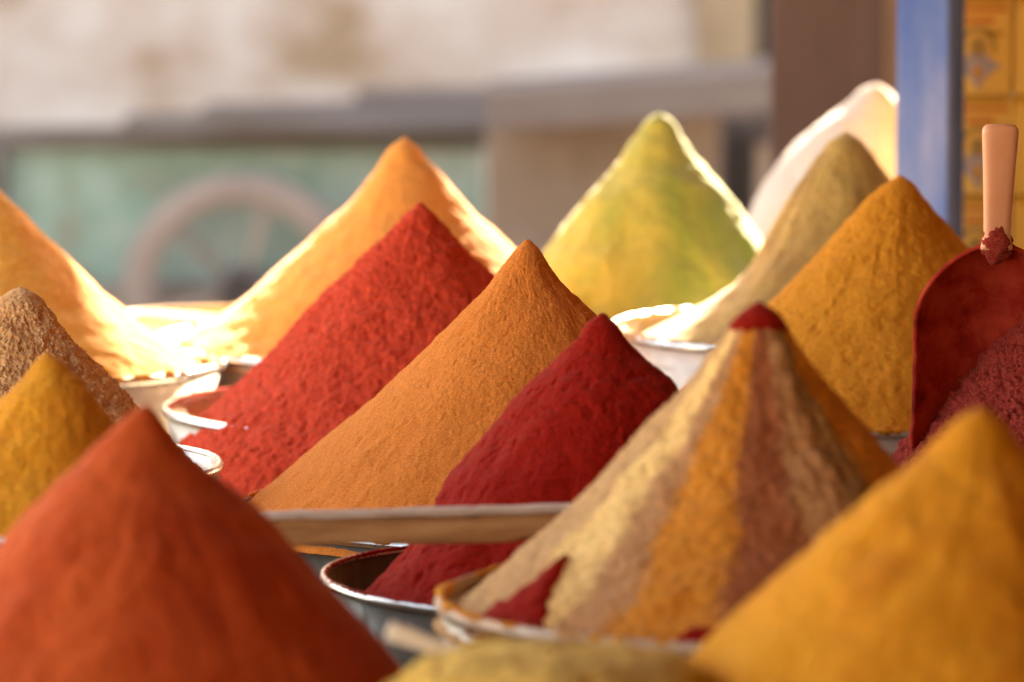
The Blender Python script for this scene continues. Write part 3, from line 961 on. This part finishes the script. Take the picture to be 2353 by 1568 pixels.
# ------------------------------------------------------------------ scoops
def scoop(name, label, org, s, bowl_mat, grip_mat, lean, yaw, roll=0.0, bowl_h=0.235, bowl_w=0.178, handle=0.125):
    """origin at the joint of bowl and handle; handle up +Z, bowl down -Z, hollow towards -Y"""
    t = empty(name, org, (lean, roll, yaw))
    tag(t, label, "scoop", None)
    nu, nv = 56, 60
    outer = []
    for j in range(nv):
        v = j / (nv - 1)
        zz = -bowl_h * v
        # outline: rounded shoulders then straight sides
        sh = min(1, v / 0.33)
        w = bowl_w / 2 * max(0, 1 - (1 - sh) ** 1.8) ** 0.62 if sh < 1 else bowl_w / 2
        w = max(w, 0.014)
        for i in range(nu):
            u = -1 + 2 * i / (nu - 1)
            depth = 0.045 * (1 - abs(u) ** 2.3) * min(1, 0.25 + v * 2.2)
            outer.append((w * u, depth, zz))
    V = np.array(outer)
    V += (0.0012 * fbm(V * 90, 3, 5) + 0.004 * fbm(V * 18, 3, 6))[:, None] * np.array([0, 1, 0])
    V[:, 0] *= 1 + 0.018 * perlin(np.c_[V[:, 0] * 8, V[:, 1] * 0, V[:, 2] * 60], 9)
    V2 = V.copy()
    V2[:, 1] += 0.004
    me = grid_mesh('bowl', V[::-1].copy(), nv, nu, wrap=False)
    bowl = link('bowl', me, bowl_mat, t)
    sol = bowl.modifiers.new('thickness', 'SOLIDIFY')
    sol.thickness = 0.0045
    sol.offset = 0.0
    # handle: flat rounded grip, wider at its end
    nh, ns = 40, 32
    Vh = []
    for j in range(nh):
        v = j / (nh - 1)
        w = 0.0135 + 0.006 * v ** 1.4 + 0.004 * max(0, 0.12 - v) / 0.12
        th = 0.0085 + 0.001 * v
        e = 1.0
        if v > 0.93:
            e = math.sqrt(max(0.02, 1 - ((v - 0.93) / 0.07) ** 2)) * 0.25 + 0.75
        for i in range(ns):
            a = 2 * math.pi * i / ns
            ca_, sa_ = math.cos(a), math.sin(a)
            x = w * e * math.copysign(abs(ca_) ** 0.6, ca_)
            y = th * e * math.copysign(abs(sa_) ** 0.6, sa_)
            Vh.append((x, y, -0.006 + (handle + 0.006) * v + (0.003 * (1 - u * 0) if False else 0)))
    Vh = np.array(Vh)
    grip = link('handle', grid_mesh('handle', Vh[::-1].copy(), nh, ns, tip=(0, 0, handle + 0.0012), bottom=(0, 0, -0.006)), grip_mat, t)
    t.scale = (s, s, s)
    return t, bowl, grip


# the red scoop on the right
so = P(2290, 560, 5.32)
sc1, bowl1, grip1 = scoop('spice_scoop', "scoop coated in dark red powder, salmon handle up, stuck in the maroon cone", so, 1.0, M['scoop_red'], M['salmon'],
                          R(4), R(4), R(0.8), bowl_h=0.24, bowl_w=0.164, handle=0.124)
# lump of powder stuck on the joint
V = []
for j in range(26):
    v = j / 25
    for i in range(40):
        a = 2 * math.pi * i / 40
        rr = math.sin(math.pi * min(1, v * 0.92 + 0.08)) ** 0.7
        V.append((0.0192 * rr * math.cos(a) * (0.5 + 0.7 * v), 0.0116 * rr * math.sin(a), 0.026 - 0.048 * v))
V = np.array(V)
V *= (1 + 0.35 * fbm(V * 130, 3, 8))[:, None]
lump = link('stuck_powder', grid_mesh('stuck_powder', V, 26, 40, tip=(0, 0, 0.0262), bottom=(0, 0, -0.022)), M['maroon'], sc1)

# pale scoop lying in the herbs at the bottom edge
ho = P(1050, 1503, 3.9)
sc2, bowl2, grip2 = scoop('spice_scoop', "cream scoop handle sticking up from the herb mound at the bottom edge", ho, 0.40, M['coarse'], M['bone'], R(0), R(0), R(-71), handle=0.14, bowl_h=0.2, bowl_w=0.12)

# ------------------------------------------------------------------ blue post and yellow cartons
pd = 7.0
pl = P(2066, 300, pd)
post = empty('blue_post', (P(2140, 300, pd).x, pl.y + 0.02, 0))
tag(post, "blue painted square post between the white mound and the yellow cartons", "post")
box('shaft', (0.075, 0.073, 2.26), M['blue_paint'], post, (0, 0, 1.13), (0, 0, R(-23)), 0.0025)
box('foot', (0.11, 0.11, 0.02), M['dark_tin'], post, (0, 0, 0.012), (0, 0, R(-23)), 0.003)

kx = 7.15 * PXU
CW, CH, CD = 168 * kx, 229 * kx, 0.09


def carton(cx, zc, label, seed):
    t = empty('carton', (cx, P(2280, 300, 7.15).y + CD / 2, zc))
    tag(t, label, "carton", "yellow cartons stacked behind the blue post")
    box('body', (CW - 0.002, CD, CH - 0.002), M['carton'], t, (0, 0, CH / 2), bevel=0.002)
    y = -CD / 2 - 0.0012

    def mark(name, mat, pts):
        n = len(pts)
        vs = [(x, y, z) for x, z in pts] + [(x, y + 0.001, z) for x, z in pts]
        me = bpy.data.meshes.new(name)
        me.from_pydata(vs, [], [tuple(range(n))[::-1] if False else tuple(range(n))] + [(i, i + n, (i + 1) % n + n, (i + 1) % n) for i in range(n)])
        me.update()
        return link(name, me, mat, t)

    def rect(name, mat, x0, z0, x1, z1):
        return mark(name, mat, [(x0 * CW - CW / 2, z0 * CH), (x1 * CW - CW / 2, z0 * CH), (x1 * CW - CW / 2, z1 * CH), (x0 * CW - CW / 2, z1 * CH)])
    rect('printed_band', M['ink_brown'], 0.03, 0.92, 0.90, 0.985)
    rect('printed_line', M['ink_red'], 0.30, 0.845, 0.92, 0.885)
    rect('printed_line', M['ink_red'], 0.36, 0.725, 0.74, 0.775)
    rect('printed_line', M['ink_brown'], 0.62, 0.60, 0.88, 0.65)
    # ring emblem above a pale four-pointed figure
    cx0, cz0 = 0.02 * CW, 0.50 * CH
    ro, ri = 0.26 * CW, 0.20 * CW
    nseg = 28
    arc = [R(-20) + R(220) * i / nseg for i in range(nseg + 1)]
    vs = [(cx0 + ro * math.cos(a), y, cz0 + ro * math.sin(a)) for a in arc] + [(cx0 + ri * math.cos(a), y, cz0 + ri * math.sin(a)) for a in arc]
    fs = [(i, i + 1, i + 2 + nseg, i + 1 + nseg) for i in range(nseg)]
    me = bpy.data.meshes.new('emblem_ring')
    me.from_pydata(vs, [], fs)
    link('emblem_ring', me, M['ink_dark'], t)
    em = []
    for i in range(16):
        a = 2 * math.pi * i / 16
        rr = (0.34 if i % 4 == 0 else 0.2) * CW
        em.append((cx0 + rr * math.cos(a), 0.30 * CH + rr * 1.0 * math.sin(a)))
    mark('emblem_figure', M['ink_grey'], em)
    y -= 0.0006
    mark('emblem_head', M['ink_dark'], [(cx0 + 0.1 * CW * math.cos(a), 0.49 * CH + 0.13 * CW * math.sin(a)) for a in [2 * math.pi * i / 14 for i in range(14)]])
    mark('emblem_shade', M['ink_brown'], [(cx0 + 0.06 * CW * math.cos(a), 0.24 * CH + 0.1 * CW * math.sin(a)) for a in [2 * math.pi * i / 14 for i in range(14)]])
    return t


zrow = [P(2280, yy, 7.15).z for yy in (681, 452, 222, -8)]
xcol = [P(xx, 300, 7.15).x for xx in (2242, 2411)]
row_names = ["lowest visible", "second", "third", "top"]
for ci, cxx in enumerate(xcol):
    for ri_, zz in enumerate(zrow):
        carton(cxx + 0.001 * math.sin(ci * 3 + ri_ * 2), zrow[0] + ri_ * CH,
               f"yellow carton, {row_names[ri_]} one in the {'stack touching the blue post' if ci == 0 else 'stack at the right edge'}", ci * 5 + ri_)
# the crate the cartons stand on
cr_top = zrow[0] - 0.003
crate = box('wooden_crate', (0.32, 0.2, cr_top - TABLE_Z), M['wood'], loc=(xcol[0] + 0.05, P(2280, 300, 7.15).y + 0.1, (cr_top + TABLE_Z) / 2), bevel=0.004)
tag(crate, "wooden crate under the stacks of yellow cartons", "crate")
